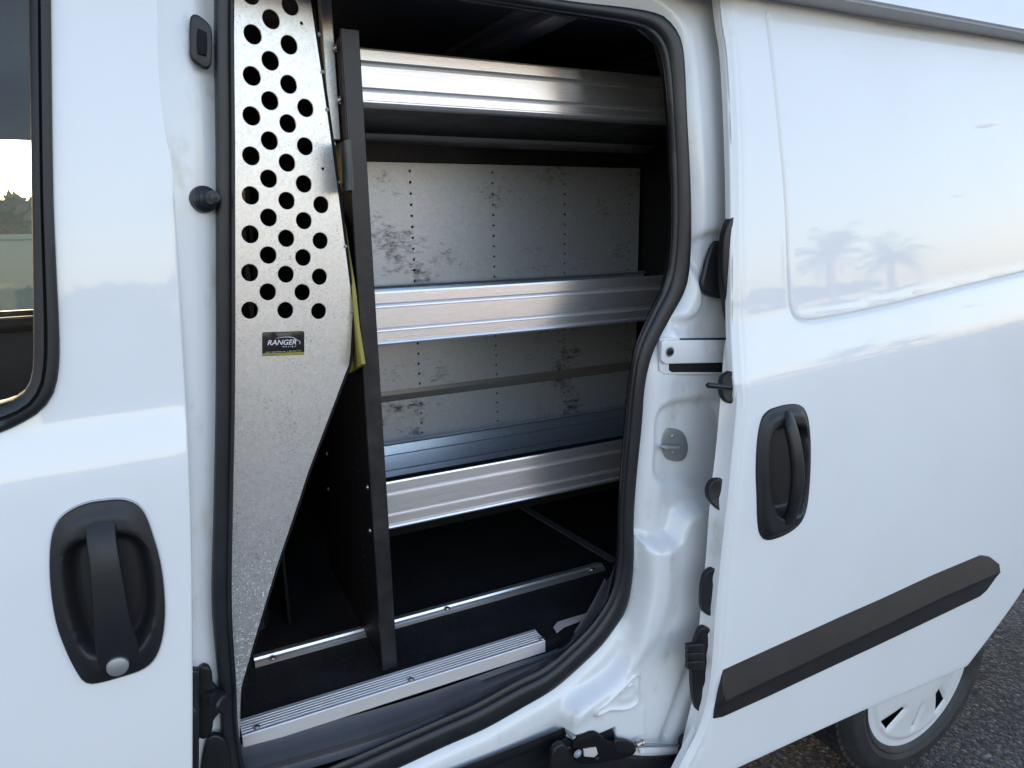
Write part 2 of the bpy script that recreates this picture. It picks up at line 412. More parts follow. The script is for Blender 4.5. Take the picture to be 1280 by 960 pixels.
# ---------- seal path (outer/inner edge stations, reference pixels)
ST = [((271,-60),(294,-45)),((271,200),(294,200)),((271,480),(294,480)),((268,650),(291,650)),((266,760),(290,760)),((274,860),(295,850)),((280,940),(300,925)),
 ((300,1010),(318,975)),((360,1015),(370,975)),((430,988),(430,952)),((497,959),(490,926)),((555,932),(545,902)),((605,910),(595,880)),((655,882),(645,853)),((692,860),(682,835)),
 ((730,827),(716,806)),((752,805),(736,786)),((767,785),(750,768)),((780,765),(761,750)),((787,740),(768,730)),((791,700),(773,695)),((791,650),(774,650)),((794,600),(777,600)),
 ((801,530),(783,530)),((805,480),(788,480)),((815,440),(796,434)),((835,400),(814,392)),((856,360),(833,352)),((862,315),(840,310)),((862,240),(841,240)),((857,140),(837,145)),
 ((854,75),(832,90)),((850,50),(826,62)),((840,32),(815,45)),((825,19),(800,36)),((790,11),(770,29)),((720,3),(700,18)),((600,-15),(600,3)),((450,-38),(450,-20)),((320,-56),(325,-38)),((285,-63),(302,-48))]
YS = .050
both = spline([(*a, *b) for a, b in ST], 260, True)
so, si = both[:, :2], both[:, 2:]
SO = np.array([P(a, b, YS) for a, b in so]); SI = np.array([P(a, b, YS) for a, b in si])
def seal_curve(f, dy): return [SO[i]*(1-f) + SI[i]*f + np.array([0, dy, 0]) for i in range(len(SO))]
adopt(loft('door_seal', [seal_curve(-.04, .012), seal_curve(-.02, -.002), seal_curve(.06, -.006), seal_curve(.22, -.0075), seal_curve(.50, -.007), seal_curve(.66, -.005), seal_curve(.72, -.0015), seal_curve(.77, -.003), seal_curve(.90, -.004), seal_curve(1.0, .0), seal_curve(.97, .006), seal_curve(.80, .012)], M_seal, closed=True), van)

# ---------- pillars, header and sill round the opening: one pressed sheet
hole = SO[:, [0, 2]]
jo = [(176,-170),(205,300),(228,700),(228,1100),(300,1090),(430,1035),(560,975),(640,940),(757,892),(761,925),(800,930),(850,935),(900,925),(925,905),(1060,700),(1080,-170)]
JO = XZ(poly(jo, 12), YS)
stepP = XZ(spline([(797,668),(815,672),(836,668),(846,642),(862,630),(884,626),(960,640),(960,1000),(760,1000),(700,900),(770,830),(795,740)], 80, True), .03)
recP = XZ(spline([(822,512),(850,500),(900,505),(900,610),(860,606),(820,600),(816,560)], 50, True), .05)
embP = XZ(spline([(736,884),(750,871),(770,852),(784,838),(790,836),(789,850),(791,862),(787,872),(776,878),(755,879)], 40, True), .03)
emb2 = XZ(spline([(768,860),(780,850),(786,848),(785,860),(778,866),(769,866)], 24, True), .03)
grv1 = XZ([(868,800),(850,850),(832,900),(826,915)], .03); grv2 = XZ([(880,850),(862,890),(852,915)], .03); grv3 = XZ([(796,880),(796,925)], .03)
padP = XZ(spline([(870,300),(880,375),(870,395),(845,400),(850,420),(930,420),(930,300)], 40, True), .04)
def FJ(X, Z):
    d = np.abs(sdf(X, Z, hole)); y = np.full(X.shape, YS)
    y = y + .010*np.exp(-(d/.010)**2) - .006*sst(.012, .03, d)*(1-sst(.05, .09, d))
    ds = sdf(X, Z, stepP); y -= .038*(1-sst(-.026, .004, ds))
    y += .012*(1-sst(-.012, .004, sdf(X, Z, recP)))
    de = sdf(X, Z, embP); y -= .005*np.exp(-(de/.0028)**2)
    y -= .003*np.exp(-(sdf(X, Z, emb2)/.0025)**2)
    y += .016*np.exp(-(sdf(X, Z, grv1, False)/.012)**2) + .010*np.exp(-(sdf(X, Z, grv2, False)/.007)**2) - .004*np.exp(-(sdf(X, Z, grv3, False)/.004)**2)
    y += .010*(1-sst(-.012, .004, sdf(X, Z, padP)))
    y += .5*np.clip(Z-1.45, 0, 1)**2*.35
    return y
adopt(panel('body_opening_frame', JO, FJ, M_jamb, step=.0062, holes=[hole], loops=[(embP, True), (emb2, True)], rim=.03, bev=.004, hole_rim=.02, smooth=60), van)

# ---------- front door
FD = lambda X, Z: prof(Z) - .006*np.exp(-((Z-1.17-.10*(X+.1))/.05)**2)*0 + .004*sst(-.02, .05, X+.0)*0
def FDb(X, Z):
    return SLO.f(Z - .02*X, 1.170, 1.235, .05)
fo = [(194,0),(201,60),(207,120),(212,180),(215,260),(220,350),(226,450),(230,520),(234,620),(236,700),(237,840),(237,960),(237,1120)]
fo = [(186,-120)] + fo
foX = XZF(spline(fo, 70), FDb)
wn = [(36,-120),(36,0),(39,240),(41,380),(41,450),(38,475),(25,495),(0,506),(-120,530),(-300,565)]
wo = [(62,-120),(64,0),(67,240),(71,340),(74,400),(75,440),(73,470),(66,495),(50,515),(25,530),(0,541),(-120,568),(-300,600)]
wo2 = spline(wo, 60); wn2 = spline(wn, 60)
WO = np.array([PF(a, b, FDb) for a, b in wo2]); WN = np.array([PF(a, b, FDb) for a, b in wn2])
hX = np.vstack([WO[:, [0, 2]], [[-.75, WO[-1, 2]]], [[-.75, WO[0, 2]]]])
hL = spline([(132,627),(152,626),(168,631),(178,642),(188,668),(197,700),(202,735),(203,770),(199,800),(191,820),(178,832),(150,842),(118,850),(108,848),(100,838),(88,815),(75,780),(68,740),(66,700),(69,668),(77,650),(92,638),(112,630)], 90, True)
hcut = XZF([((a-136)*.94+136, (b-738)*.95+738) for a, b in hL[::3]], FDb)
outl = np.vstack([foX, [[-.9, foX[-1, 1]], [-.9, foX[0, 1]]]]); 
fdoor = adopt(panel('front_door', poly(outl, .03), FDb, M_paint, step=.012, holes=[poly(hX, .03), hcut], rim=.045, bev=.004, hole_rim=.01), van)
def off(C, y): return [c + np.array([0, y, 0]) for c in C]
def lerpC(A, B, f, y): return [a*(1-f)+b*f+np.array([0, y, 0]) for a, b in zip(A, B)]
loft('window_surround', [lerpC(WO, WN, 0, .004), lerpC(WO, WN, .02, -.004), lerpC(WO, WN, .12, -.008), lerpC(WO, WN, .42, -.008), lerpC(WO, WN, .50, -.003), lerpC(WO, WN, .58, -.006), lerpC(WO, WN, .92, -.004), lerpC(WO, WN, 1.0, .002), lerpC(WO, WN, 1.0, .03)], M_grain, fdoor)
gl = np.vstack([WN[:, [0, 2]], [[-.75, WN[-1, 2]]], [[-.75, WN[0, 2]]]])
panel('window_pane', poly(gl, .05), lambda X, Z: FDb(X, Z)+.012, M_glass, fdoor, step=.08, rim=0)

# handle of the front door
HL = XZF(hL, FDb)
bowl = XZF(spline([(112,668),(150,662),(178,672),(190,700),(195,735),(194,765),(186,790),(172,806),(150,812),(125,815),(108,812),(92,785),(82,750),(78,710),(84,682)], 60, True), FDb)
def FH(X, Z): return FDb(X, Z) - .006 - .006*sst(0, .02, -sdf(X, Z, HL)) + .030*sst(-.002, .016, -sdf(X, Z, bowl))
hnd = panel('door_handle', HL, FH, M_grain, fdoor, step=.0045, rim=.010, bev=.003, smooth=50)
ring = XZF([((a-136)*1.045+136, (b-738)*1.028+738) for a, b in hL], FDb)
panel('handle_surround', ring, lambda X, Z: FDb(X, Z)-.0035, mat('handle_gasket', (.42, .42, .44), .4)[0], fdoor, step=.01, rim=.003, bev=.001, holes=[XZF([((a-136)*.97+136, (b-738)*.975+738) for a, b in hL[::2]], FDb)], hole_rim=.001)
def grip(pts, name, parent, F, wd, th, mat_, nseg=24):
    """pts: (px, py, standoff, halfwidth scale) along the grip"""
    Q = spline(pts, nseg); V = []; Fc = []; m = 12
    C = []
    for a, b, s, k in Q:
        C.append((PF(a, b, lambda X, Z: F(X, Z) - s), k))
    for i, (c, k) in enumerate(C):
        t = C[min(i+1, nseg-1)][0] - C[max(i-1, 0)][0]; t /= np.linalg.norm(t)
        side = np.cross(t, np.array([0, -1, 0])); side /= np.linalg.norm(side); nn = np.cross(side, t)
        if nn[1] > 0: nn = -nn
        for j in range(m):
            a = 2*math.pi*j/m; ca, sa = math.cos(a), math.sin(a)
            e = lambda v: math.copysign(abs(v)**.55, v)
            V.append(c + side*e(ca)*wd*k + nn*e(sa)*th)
    for i in range(nseg-1):
        for j in range(m): Fc.append((i*m+j, i*m+(j+1) % m, (i+1)*m+(j+1) % m, (i+1)*m+j))
    Fc.append(tuple(range(m))); Fc.append(tuple((nseg-1)*m+j for j in range(m))[::-1])
    return mesh_obj(name, V, Fc, mat_, parent, 50)
grip([(126,650,.004,1.0),(127,672,.016,1.0),(131,700,.024,1.0),(136,740,.025,1.12),(141,780,.022,1.25),(147,812,.015,1.45),(149,830,.010,1.3)], 'handle_grip', fdoor, FDb, .0165, .007, M_grain)
MB().lathe(PF(148, 822, FDb) - np.array([0, .0185, 0]), (0, -1, 0), [(.0, .006), (.010, .006), (.0125, .0045), (.013, 0), (.013, -.01)]).build('lock_cylinder', M_zinc, fdoor)

# ---------- centre pillar hardware
slab('pillar_latch_plate', [(241,24),(245,22),(257,31),(261,38),(261,76),(258,84),(252,82),(241,72),(240,60)], .047, .006, M_black, None, n=50).name = 'latch_plate'
lp = bpy.data.objects['latch_plate']; adopt(lp, van)
slab('latch_slot', [(249,38),(256,42),(256,68),(249,66)], .040, .003, M_hole, None, closed_spline=False); adopt(bpy.data.objects['latch_slot'], lp)
c = P(255, 249, .045)
b = MB().lathe(c, (.35, -1, .05), [(.017, -.012), (.017, .0), (.0165, .004), (.013, .006), (.0135, .009), (.0115, .011), (.012, .015), (.008, .018), (.0078, .030), (.0065, .034), (.0, .035)], 24).build('rubber_buffer', M_seal); adopt(b, van)
b = slab('guide_channel', [(223,839),(246,838),(246,1080),(223,1080)], .012, .012, M_seal, None, closed_spline=False, F=lambda X, Z: .006 + .012*np.exp(-((X-P(235,900,.01)[0])/.006)**2)); adopt(b, van)
b = slab('roller_bracket', [(251,833),(257,831),(262,840),(263,852),(270,862),(272,884),(264,896),(262,908),(256,917),(250,915),(248,890),(248,860)], .045, .010, M_black, None); adopt(b, van)
c = P(268, 873, .03)
o = MB().lathe(c, (.55, -1, .05), [(.014, -.01), (.013, .006), (.011, .010), (.013, .012), (.013, .024), (.010, .027), (.0, .027)], 20).build('roller', M_black); adopt(o, b)
o = slab('pillar_grommet', [(262,918),(270,917),(280,925),(285,950),(285,1000),(254,1000),(254,950)], .046, .010, M_black, None); adopt(o, van); o.name = 'lower_grommet'

# ---------- opening sill: aluminium threshold, plastic tread
ZF = .660
def prism_x(prof_yz, x0, x1, mat_, name, parent=None, smooth=25, caps=True):
    n = len(prof_yz); V = [(x0, a, b) for a, b in prof_yz] + [(x1, a, b) for a, b in prof_yz]
    F = [(i, (i+1) % n, n+(i+1) % n, n+i) for i in range(n)]
    if caps: F += [tuple(range(n))[::-1], tuple(range(n, 2*n))]
    return mesh_obj(name, V, F, mat_, parent, smooth)
x0, x1 = .030, .585
pr = [(.098, .640), (.098, .6635), (.0995, .665)]
for k in range(5): 
    y = .104 + k*.0065; pr += [(y, .665), (y+.0008, .6630), (y+.0026, .6630), (y+.0034, .665)]
pr += [(.141, .665), (.142, .655), (.140, .640)]
thr = adopt(prism_x(pr, x0, x1, M_satin, 'threshold_strip'), van)
def bolt(name, p, axis, r, parent, m=M_bolt):
    return adopt(MB().lathe(p, axis, [(.0, r*.75), (r*.5, r*.72), (r*.85, r*.5), (r*.95, r*.15), (r*1.25, r*.12), (r*1.25, 0)], 12).build(name, m), parent)
for a in (321, 514, 678): 
    p = PZ(a, 905-(a-321)*.309+4, .666); bolt('screw', p, (0, 0, 1), .0045, thr)
si_b = [i for i in range(len(si)) if si[i, 1] > 700]
tread_in = [P(296, 935, .10), P(500, 880, .10), P(640, 832, .10), P(706, 808, .10), P(722, 785, .10), P(738, 760, .095), P(756, 725, .09)]
tread_out = [P(300, 985, .055), P(490, 927, .055), P(645, 853, .055), P(700, 818, .055), P(737, 785, .055), P(757, 757, .055), P(772, 700, .055)]
ti = spline(tread_in, 60); to = spline(tread_out, 60)
cv = []
for f, dz, dy in ((0, .004, 0), (.06, -.004, -.002), (.3, -.002, -.006), (.55, .000, -.006), (.70, -.006, .002), (.78, -.008, .004), (1.0, -.004, .004)):
    cv.append([a*(1-f)+b_*f+np.array([0, dy, dz]) for a, b_ in zip(ti, to)])
adopt(loft('sill_tread', cv, M_sill), van)

# ---------- cargo room: floor, roof, walls (dark)
adopt(MB().box((-.02, .108, ZF-.03), (2.5, 1.62, ZF-.004)).build('cargo_floor', M_floor, smooth=0), van)
adopt(MB().box((-.9, .10, 1.815), (2.6, 1.68, 1.84)).build('roof_lining', M_ceil, smooth=0), van)
for k, xx in enumerate((.62, 1.02, 1.42)):
    adopt(MB().box((xx, .12, 1.785), (xx+.05, 1.6, 1.815), .006).box((xx-.03, .12, 1.803), (xx+.08, 1.6, 1.815), .004).build('roof_bow', M_ceil), van)
adopt(MB().box((.16, 1.62, .3), (2.6, 1.66, 1.86)).build('side_wall', M_inner, smooth=0), van)
adopt(MB().box((2.5, .05, .3), (2.56, 1.66, 1.86)).build('rear_wall', M_inner, smooth=0), van)
# inner lining beside and above the opening
hin = np.array(SI)[:, [0, 2]]; Th = np.roll(hin, -2, 0)-np.roll(hin, 2, 0); Th /= np.linalg.norm(Th, axis=1)[:, None]
Nh = np.stack([Th[:, 1], -Th[:, 0]], 1); Nh *= np.sign(((hin-hin.mean(0))*Nh).sum()); hin = (hin + Nh*.030)[::4]
adopt(panel('inner_lining', poly([(-.03, .3), (2.5, .3), (2.5, 1.86), (-.03, 1.86)], .1), const(.098), M_inner, step=.06, holes=[hin], rim=0, hole_rim=0), van)
# floor track and tie strap
tr = [PZ(318, 828, ZF), PZ(750, 707, ZF)]
yA = tr[0][1]; 
pr = [(yA-.014, ZF-.003), (yA-.014, ZF+.004), (yA-.011, ZF+.006), (yA-.004, ZF+.006), (yA-.002, ZF+.010), (yA+.004, ZF+.010), (yA+.006, ZF+.006), (yA+.016, ZF+.006), (yA+.016, ZF-.003)]
trk = adopt(prism_x(pr, tr[0][0], tr[1][0], M_alu, 'floor_track'), van)
for a, b_ in ((341, 823), (559, 761), (740, 712)): bolt('bolt', PZ(a, b_, ZF+.006), (0, 0, 1), .006, trk)
s0, s1 = PZ(650, 632, ZF), PZ(768, 702, ZF)
v = (s1-s0); v /= np.linalg.norm(v); sdn = np.array([v[1], -v[0], 0])*.011
m_ = MB(); up_ = np.array([0, 0, .003]); m_.add([s0-sdn, s0+sdn, s1+sdn, s1-sdn, s0-sdn+up_, s0+sdn+up_, s1+sdn+up_, s1-sdn+up_], [(0,1,2,3),(4,5,6,7),(0,1,5,4),(1,2,6,5),(2,3,7,6),(3,0,4,7)])
adopt(m_.build('floor_bar', mat('worn_bar', (.10, .10, .11), .5)[0], smooth=0), van)
sp = [PZ(a, b_, ZF+.002) for a, b_ in ((692,785),(697,779),(703,777),(733,768),(731,774),(705,784),(696,791))]
L = np.array([q[:2] for q in sp]); nL = len(L)
adopt(mesh_obj('floor_plate', [(a, b_, ZF+.001) for a, b_ in L]+[(a, b_, ZF+.005) for a, b_ in L], [tuple(range(nL, 2*nL))]+[(i, (i+1) % nL, nL+(i+1) % nL, nL+i) for i in range(nL)], mat('bare_plate', (.50, .44, .42), .5)[0], smooth=0), van)

# ---------- hardware on the rear pillar
o = slab('slot_plate', [(825,425),(829,424),(912,424),(930,424),(930,466),(829,466),(824,462)], .046, .004, M_jamb, None, closed_spline=False); adopt(o, van)
q = slab('arm_slot', [(837,453),(930,453),(930,464),(840,464),(837,462)], .0418, .002, M_hole, None, closed_spline=False); adopt(q, o)
q = slab('arm_slot', [(850,424),(930,423),(930,426),(850,426)], .0418, .002, M_hole, None, closed_spline=False); adopt(q, o)
q = slab('arm', [(826,427),(829,426),(930,426),(930,451),(829,453),(825,449)], .041, .006, M_jamb, None, closed_spline=False, bev=.002); adopt(q, o)
q = adopt(MB().lathe(P(837, 439.5, .035), (0, -1, 0), [(.0098, -.001), (.0098, .001), (.0075, .0015), (.0062, .0005)], 20).build('washer', M_zinc), o)
q = adopt(MB().lathe(P(837, 439.5, .035), (0, -1, 0), [(.0062, -.001), (.0062, .004), (.003, .0045), (.0028, .002), (0, .002)], 16).build('screw', M_black), o)
# striker
st = slab('striker_plate', [(829,538),(838,536),(850,540),(856,552),(856,566),(850,574),(836,573),(828,566),(825,552)], .062, .006, M_zinc, None, bev=.002); adopt(st, van)
bolt('screw', P(840, 545, .055), (0, -1, 0), .0052, st, M_zinc); bolt('screw', P(841, 566, .055), (0, -1, 0), .004, st, M_zinc)
adopt(MB().tube([P(829, 560, .056), P(829, 559, .040), P(833, 559, .036), P(844, 560, .036), P(849, 559, .040), P(849, 559, .056)], .0042, 10).build('striker_bar', M_zinc), st)
# rubber pad and cover at mid height
o = slab('rubber_pad', [(893,305),(903,307),(930,315),(930,372),(901,370),(884,365),(877,358),(880,340),(886,318)], .046, .008, M_seal, None, bev=.006); adopt(o, van)


# ---------- sliding door
def FS(X, Z):
    y = -.068 + SLO.f(Z - .07*(X-.95), 1.172, 1.282)
    if DOOR:
        dl = sdf(X, Z, DOOR['hem'], False); y = y + .010*(1-sst(.0, .013, dl))**1.5 + .0022*np.exp(-((dl-.0145)/.0022)**2)
        dp = sdf(X, Z, DOOR['pan']); y = y + .002*(1-sst(-.004, .0015, dp)) + .0075*np.exp(-(dp/.0026)**2)
    return y
DOOR = {}
hem_px = [(898,-17),(903,30),(908,60),(912,120),(915,200),(916,260),(916,400),(917,430),(920,480),(921,500),(918,540),(914,580),(910,620),(903,680),(899,720),(895,760),(890,830),(885,870),(872,915),(850,958),(838,985)]
hem2 = spline(hem_px, 90); HEM = XZF(hem2, lambda X, Z: FS(X, Z) + .010)
bot_px = [(858,990),(920,960),(1000,923),(1080,887),(1130,866),(1207,833)]
rear_px = [(1210,831),(1245,785),(1280,735),(1330,650),(1400,520),(1480,330),(1500,200),(1500,90)]
top_px = [(1500,92),(1280,52),(1100,20),(985,-1),(930,-11)]
dout = np.vstack([HEM, XZF(poly(bot_px, 12, False), FS), XZF(spline(rear_px, 40), FS), XZF(poly(top_px, 14, False), FS)])
pan_px = spline([(962,-1),(958,6),(960,20),(968,90),(976,170),(982,240),(985,300),(987,360),(990,388),(997,399),(1010,402),(1030,400),(1100,386),(1190,364),(1280,342),(1420,308)], 110)
def offset_loop(L, d):
    T = np.roll(L, -1, 0) - np.roll(L, 1, 0); T /= np.maximum(np.linalg.norm(T, axis=1), 1e-9)[:, None]
    Nn = np.stack([T[:, 1], -T[:, 0]], 1); c = L.mean(0); Nn *= np.sign(((L-c)*Nn).sum()); return L + Nn*d
PAN = np.vstack([XZF(pan_px, FS), XZF([(1420, 85), (1280, 58), (1100, 25), (985, 3)], FS)])
hem_y = HEM.copy(); DOOR.update(hem=HEM, pan=PAN)
rh = spline([(972,510),(986,507),(999,508),(1005,515),(1009,530),(1011,560),(1010,600),(1006,635),(999,652),(985,664),(966,672),(955,672),(949,660),(947,620),(946,585),(948,548),(953,524),(960,515)], 90, True)
RH = XZF(rh, FS); rcut = XZF([((a-978)*.9+978, (b_-590)*.95+590) for a, b_ in rh[::3]], FS)
sdoor = adopt(panel('sliding_door', dout, FS, M_paint, step=.0125, holes=[rcut], loops=[(offset_loop(PAN, d_)[3:107], False) for d_ in (-.0075, -.0038, -.0016, 0., .0016, .0038, .0075)] + [(offset_loop(HEM, d_)[2:-2] + np.array([e_, 0]), False) for d_, e_ in ((0, .006), (0, .0125), (0, .0145), (0, .0165))], rim=.014, bev=.004, hole_rim=.004, smooth=60), van)
sdoor['label'] = 'open sliding door with a pressed blank panel above its black handle'
# inner frame of the sliding door, seen past its front edge
inn_px = [(903,-17),(908,30),(912,60),(916,120),(919,200),(920,260),(919,380),(906,430),(902,480),(895,560),(888,620),(882,700),(876,760),(871,820),(868,860),(862,890),(858,905),(846,958),(834,985)]
cA = [P(a, b_, 0) for a, b_ in hem2]; cA = [PF(a, b_, lambda X, Z: FS(X, Z)*1.0) + np.array([.0035, .004, 0]) for a, b_ in hem2]
i2 = spline(inn_px, 90)
FI = lambda X, Z: FS(X, Z) + .034
cB = [PF(a, b_, FI) for a, b_ in i2]; cC = [p + np.array([.03, .004, 0]) for p in cB]
hx = HEM[np.argsort(HEM[:, 1])]
Fcap = lambda X, Z: -.0575 + SLO.f(Z-.07*(X-.95), 1.172, 1.282) + np.clip(np.interp(Z, hx[:, 1], hx[:, 0])-X, 0, .05)*.75
loft('door_inner_frame', [cA, [a*.3+b_*.7 + np.array([.003, 0, 0]) for a, b_ in zip(cA, cB)], cB, [p + np.array([.004, .004, 0]) for p in cB], cC], M_jamb, sdoor)
# handle of the sliding door
rb = XZF(spline([(964,536),(975,530),(996,530),(1006,538),(1007,560),(1006,600),(1002,630),(996,640),(975,646),(966,640),(958,615),(956,580),(958,552)], 60, True), FS)
def FRH(X, Z): 
    d = -sdf(X, Z, RH); return FS(X, Z) - .004 - .009*sst(0, .016, d) + .030*sst(-.002, .014, -sdf(X, Z, rb))
panel('door_handle', RH, FRH, M_grain, sdoor, step=.0042, rim=.010, bev=.003, smooth=50)
grip([(985,518,.006,1.0),(988,532,.020,1.0),(994,560,.030,1.0),(997,590,.032,1.05),(995,618,.028,1.05),(990,640,.016,1.0),(985,652,.008,1.0)], 'handle_grip', sdoor, FS, .0125, .008, M_grain)
# rub strip
rs = poly([(905,838),(960,813),(1020,786),(1100,749),(1160,721),(1210,698),(1224,695),(1235,697),(1242,704),(1243,713),(1240,722),(1230,736),(1222,743),(1180,763),(1100,801),(1020,838),(960,866),(893,896)], 8)
RS = XZF(rs, FS)
brk = XZF([(898,869),(960,840),(1020,812),(1100,775),(1160,746),(1240,711)], FS); brx = np.argsort(brk[:, 0])
def FRS(X, Z):
    zb = np.interp(X, brk[brx, 0], brk[brx, 1]); h = Z - zb
    return FS(X, Z) - .018 + np.clip(-h, 0, .020)*.55 + np.clip(h, 0, 1)*.32 + .004*np.exp(-((X-RS[:, 0].min())/.008)**2)
brl = brk[brx][1:-1]; brl = poly(np.vstack([[RS[:, 0].min()+.006, np.interp(RS[:, 0].min()+.006, brk[brx, 0], brk[brx, 1])], brl, [RS[:, 0].max()-.012, np.interp(RS[:, 0].max()-.012, brk[brx, 0], brk[brx, 1])]]), .01, False)
panel('rub_strip', RS, FRS, M_strip, sdoor, step=.007, loops=[(brl, False)], rim=.020, bev=.004, smooth=30)
# black fittings on the inner frame
o = slab('stop_pin', [(911,468),(918,467),(925,475),(925,498),(915,503),(908,499),(904,488),(905,474)], -.048, .012, M_black, sdoor, F=Fcap, onF=True)
MB().tube([P(914, 484, -.05), P(898, 483, -.045), P(885, 481.5, -.042), P(883.5, 481.5, -.042)], [.0058, .0048, .0052, .003], 12).build('pin', M_black, None); adopt(bpy.data.objects['pin'], sdoor)
slab('cover_cap', [(897,600),(905,601),(930,612),(930,650),(908,641),(897,634),(888,622),(888,608)], -.048, .012, M_seal, sdoor, F=Fcap, onF=True)
slab('cover_cap', [(890,714),(900,712),(912,714),(912,770),(890,769),(882,764),(880,745),(883,722)], -.048, .012, M_seal, sdoor, F=Fcap, onF=True)
slab('guide_bracket', [(878,788),(884,786),(900,796),(900,880),(878,890),(872,884),(868,860),(868,820),(873,800)], -.048, .012, M_black, sdoor, F=Fcap, onF=True)
for k in range(3):
    y0 = 804 + k*10.5
    slab('guide_tooth', [(857,y0),(876,y0-1),(876,y0+8),(857,y0+7.5)], -.046, .010, M_black, sdoor, closed_spline=False, bev=.002)
slab('inner_latch_cover', spline([(917,268),(908,276),(901,300),(900,340),(903,375),(908,400),(917,424),(950,430),(950,262)], 60, True), .010, .014, M_black, sdoor, closed_spline=False, bev=.004)

# ---------- quarter panel with wheel arch, roof rail, roof side
WX, YW, WZ, RIM, RT = 1.652, -.006, .292, .208, .290
qa = [(1.01, .58), (1.25, .53)] + [(WX+.355*math.cos(a), WZ+.355*math.sin(a)) for a in np.linspace(R(162), R(18), 30)] + [(1.99, .43), (2.9, .43), (2.9, 1.82), (1.01, 1.82)]
adopt(panel('quarter_panel', poly(qa, .05), lambda X, Z: SLO.f(Z, 1.172, 1.282)+.012, M_paint, step=.05, rim=.03, bev=.004), van)
xs = [-.9, 2.9]
rp = [(-.004, 1.838), (-.002, 1.86), (.012, 1.91), (.03, 1.97), (.07, 2.02), (.2, 2.05), (1.0, 2.06), (1.6, 2.03), (1.72, 1.95), (1.74, 1.83)]
rp = [(.06, 1.836)] + rp
adopt(prism_x([tuple(q) for q in spline(rp, 60)], -.9, 2.9, M_paint, 'roof', smooth=60, caps=True), van)
a0, a1 = P(985, -4, -.045), P(1280, 47, -.045)
zr = 1.832
adopt(prism_x([(.06, zr-.004), (-.018, zr-.006), (-.023, zr-.004), (-.024, zr-.001), (-.019, zr+.001), (.06, zr+.002)], .80, 2.9, mat('rail_cover', (.42, .41, .42), .35)[0], 'door_rail', smooth=40), van)
adopt(MB().box((-.9, 1.66, .30), (-.86, 1.70, 1.9)).box((.0, 1.66, .30), (2.6, 1.72, 1.9)).build('far_side', M_paint, smooth=0), van)
# far cab door with its window, seen through the near window
fdh = poly([(-.80, 1.215), (-.05, 1.215), (-.05, 1.725), (-.80, 1.725)], .08)
adopt(panel('far_cab_door', poly([(-.95, .30), (.02, .30), (.02, 1.84), (-.95, 1.84)], .08), const(1.63), M_inner, step=.06, holes=[fdh], rim=.03), van)
adopt(panel('far_window_pane', fdh, const(1.645), M_glass, None, step=.1, rim=0), van)
adopt(MB().box((-.95, 1.56, 1.16), (.0, 1.63, 1.205), .015).build('door_ledge', M_inner), van)
adopt(MB().box((-.95, .40, .30), (.12, 1.3, 1.0), .05).box((-.10, .33, .7), (.11, .88, 1.52), .06).build('cab_seat', M_inner), van)
adopt(MB().box((-1.0, .02, .25), (-.96, 1.66, 1.15)).build('cab_front', M_inner, smooth=0), van)
adopt(MB().lathe((-.36, 1.25, 1.812), (0, 0, -1), [(.05, 0), (.05, .008), (.035, .014), (0, .014)], 24).build('cab_lamp', M_black), van)
# underbody
adopt(MB().box((-.9, .12, .28), (1.18, 1.6, .60)).box((2.05, .10, .30), (2.9, 1.6, .60)).box((1.18, .40, .30), (2.05, 1.6, .62)).build('underbody', M_inner, smooth=0), van)

# ---------- rear wheel
wheel = bpy.data.objects.new('wheel', None); wheel.location = (WX, YW, WZ); link(wheel); adopt(wheel, van)
def wl(name, prof_, m, n=96): return MB().lathe((WX, YW, WZ), (0, -1, 0), prof_, n)
ty = wl('tyre', [(RIM-.004, -.006), (RIM+.004, .002), (RIM+.010, .004), (RIM+.014, .0015), (RIM+.026, .007), (RIM+.030, .0055), (RIM+.050, .006), (RIM+.056, .003), (RIM+.060, .001), (RIM+.070, -.012), (RT-.004, -.022), (RT, -.035), (RT, -.17), (RT-.012, -.185), (RIM, -.19)], None).build('tyre', M_tyre); adopt(ty, wheel)
# tread grooves as raised blocks
tb = MB()
for k in range(64):
    a = 2*math.pi*k/64
    for yy, ww in ((-.040, .030), (-.082, .034), (-.124, .034)):
        Mx = Matrix.Translation((WX, YW, WZ)) @ Matrix.Rotation(a, 4, 'Y') @ Matrix.Translation((0, -yy+0, RT))
        tb.box((-.011, -ww/2, -.004), (.011, ww/2, .005), 0, 1, Mx)
t_ = tb.build('tread', M_tyre, smooth=0); t_['kind'] = 'stuff'; adopt(t_, wheel)
# wheel cover with slots: heights in a polar layout
def slot(r0, r1, a0, a1, w0, w1, n=10):
    """curved slot from radius r0 to r1, centre angle a0..a1, half widths w0..w1"""
    L_, R_ = [], []
    for t in np.linspace(0, 1, n):
        r = r0+(r1-r0)*t; a = a0+(a1-a0)*t; w_ = w0+(w1-w0)*t
        c_ = np.array([r*math.cos(a), r*math.sin(a)]); tg = np.array([-math.sin(a), math.cos(a)])
        L_.append(c_+tg*w_); R_.append(c_-tg*w_)
    return np.array(L_ + R_[::-1])
rimL = circle((0, 0), RIM, 96)
hs = []
for k in range(4):
    a = R(-138 + k*90)
    hs.append(slot(.096, .170, a+.07, a-.07, .009, .024))
    a2 = a + R(46); hs.append(slot(.085, .155, a2+.10, a2-.04, .0055, .0070))
def FW(X, Z):
    r = np.hypot(X, Z); y = -.000 - .010*(1-sst(.05, .17, r)) + .010*sst(.172, .182, r)*(1-sst(.190, .200, r))*0 + .006*sst(.176, .186, r)
    for i, h in enumerate(hs):
        bx = np.hypot(X-h[:, 0].mean(), Z-h[:, 1].mean()) < .07
        if bx.any():
            d = sdf(X[bx], Z[bx], h); y[bx] += .0035*(1-sst(0, .007, d))
    return y
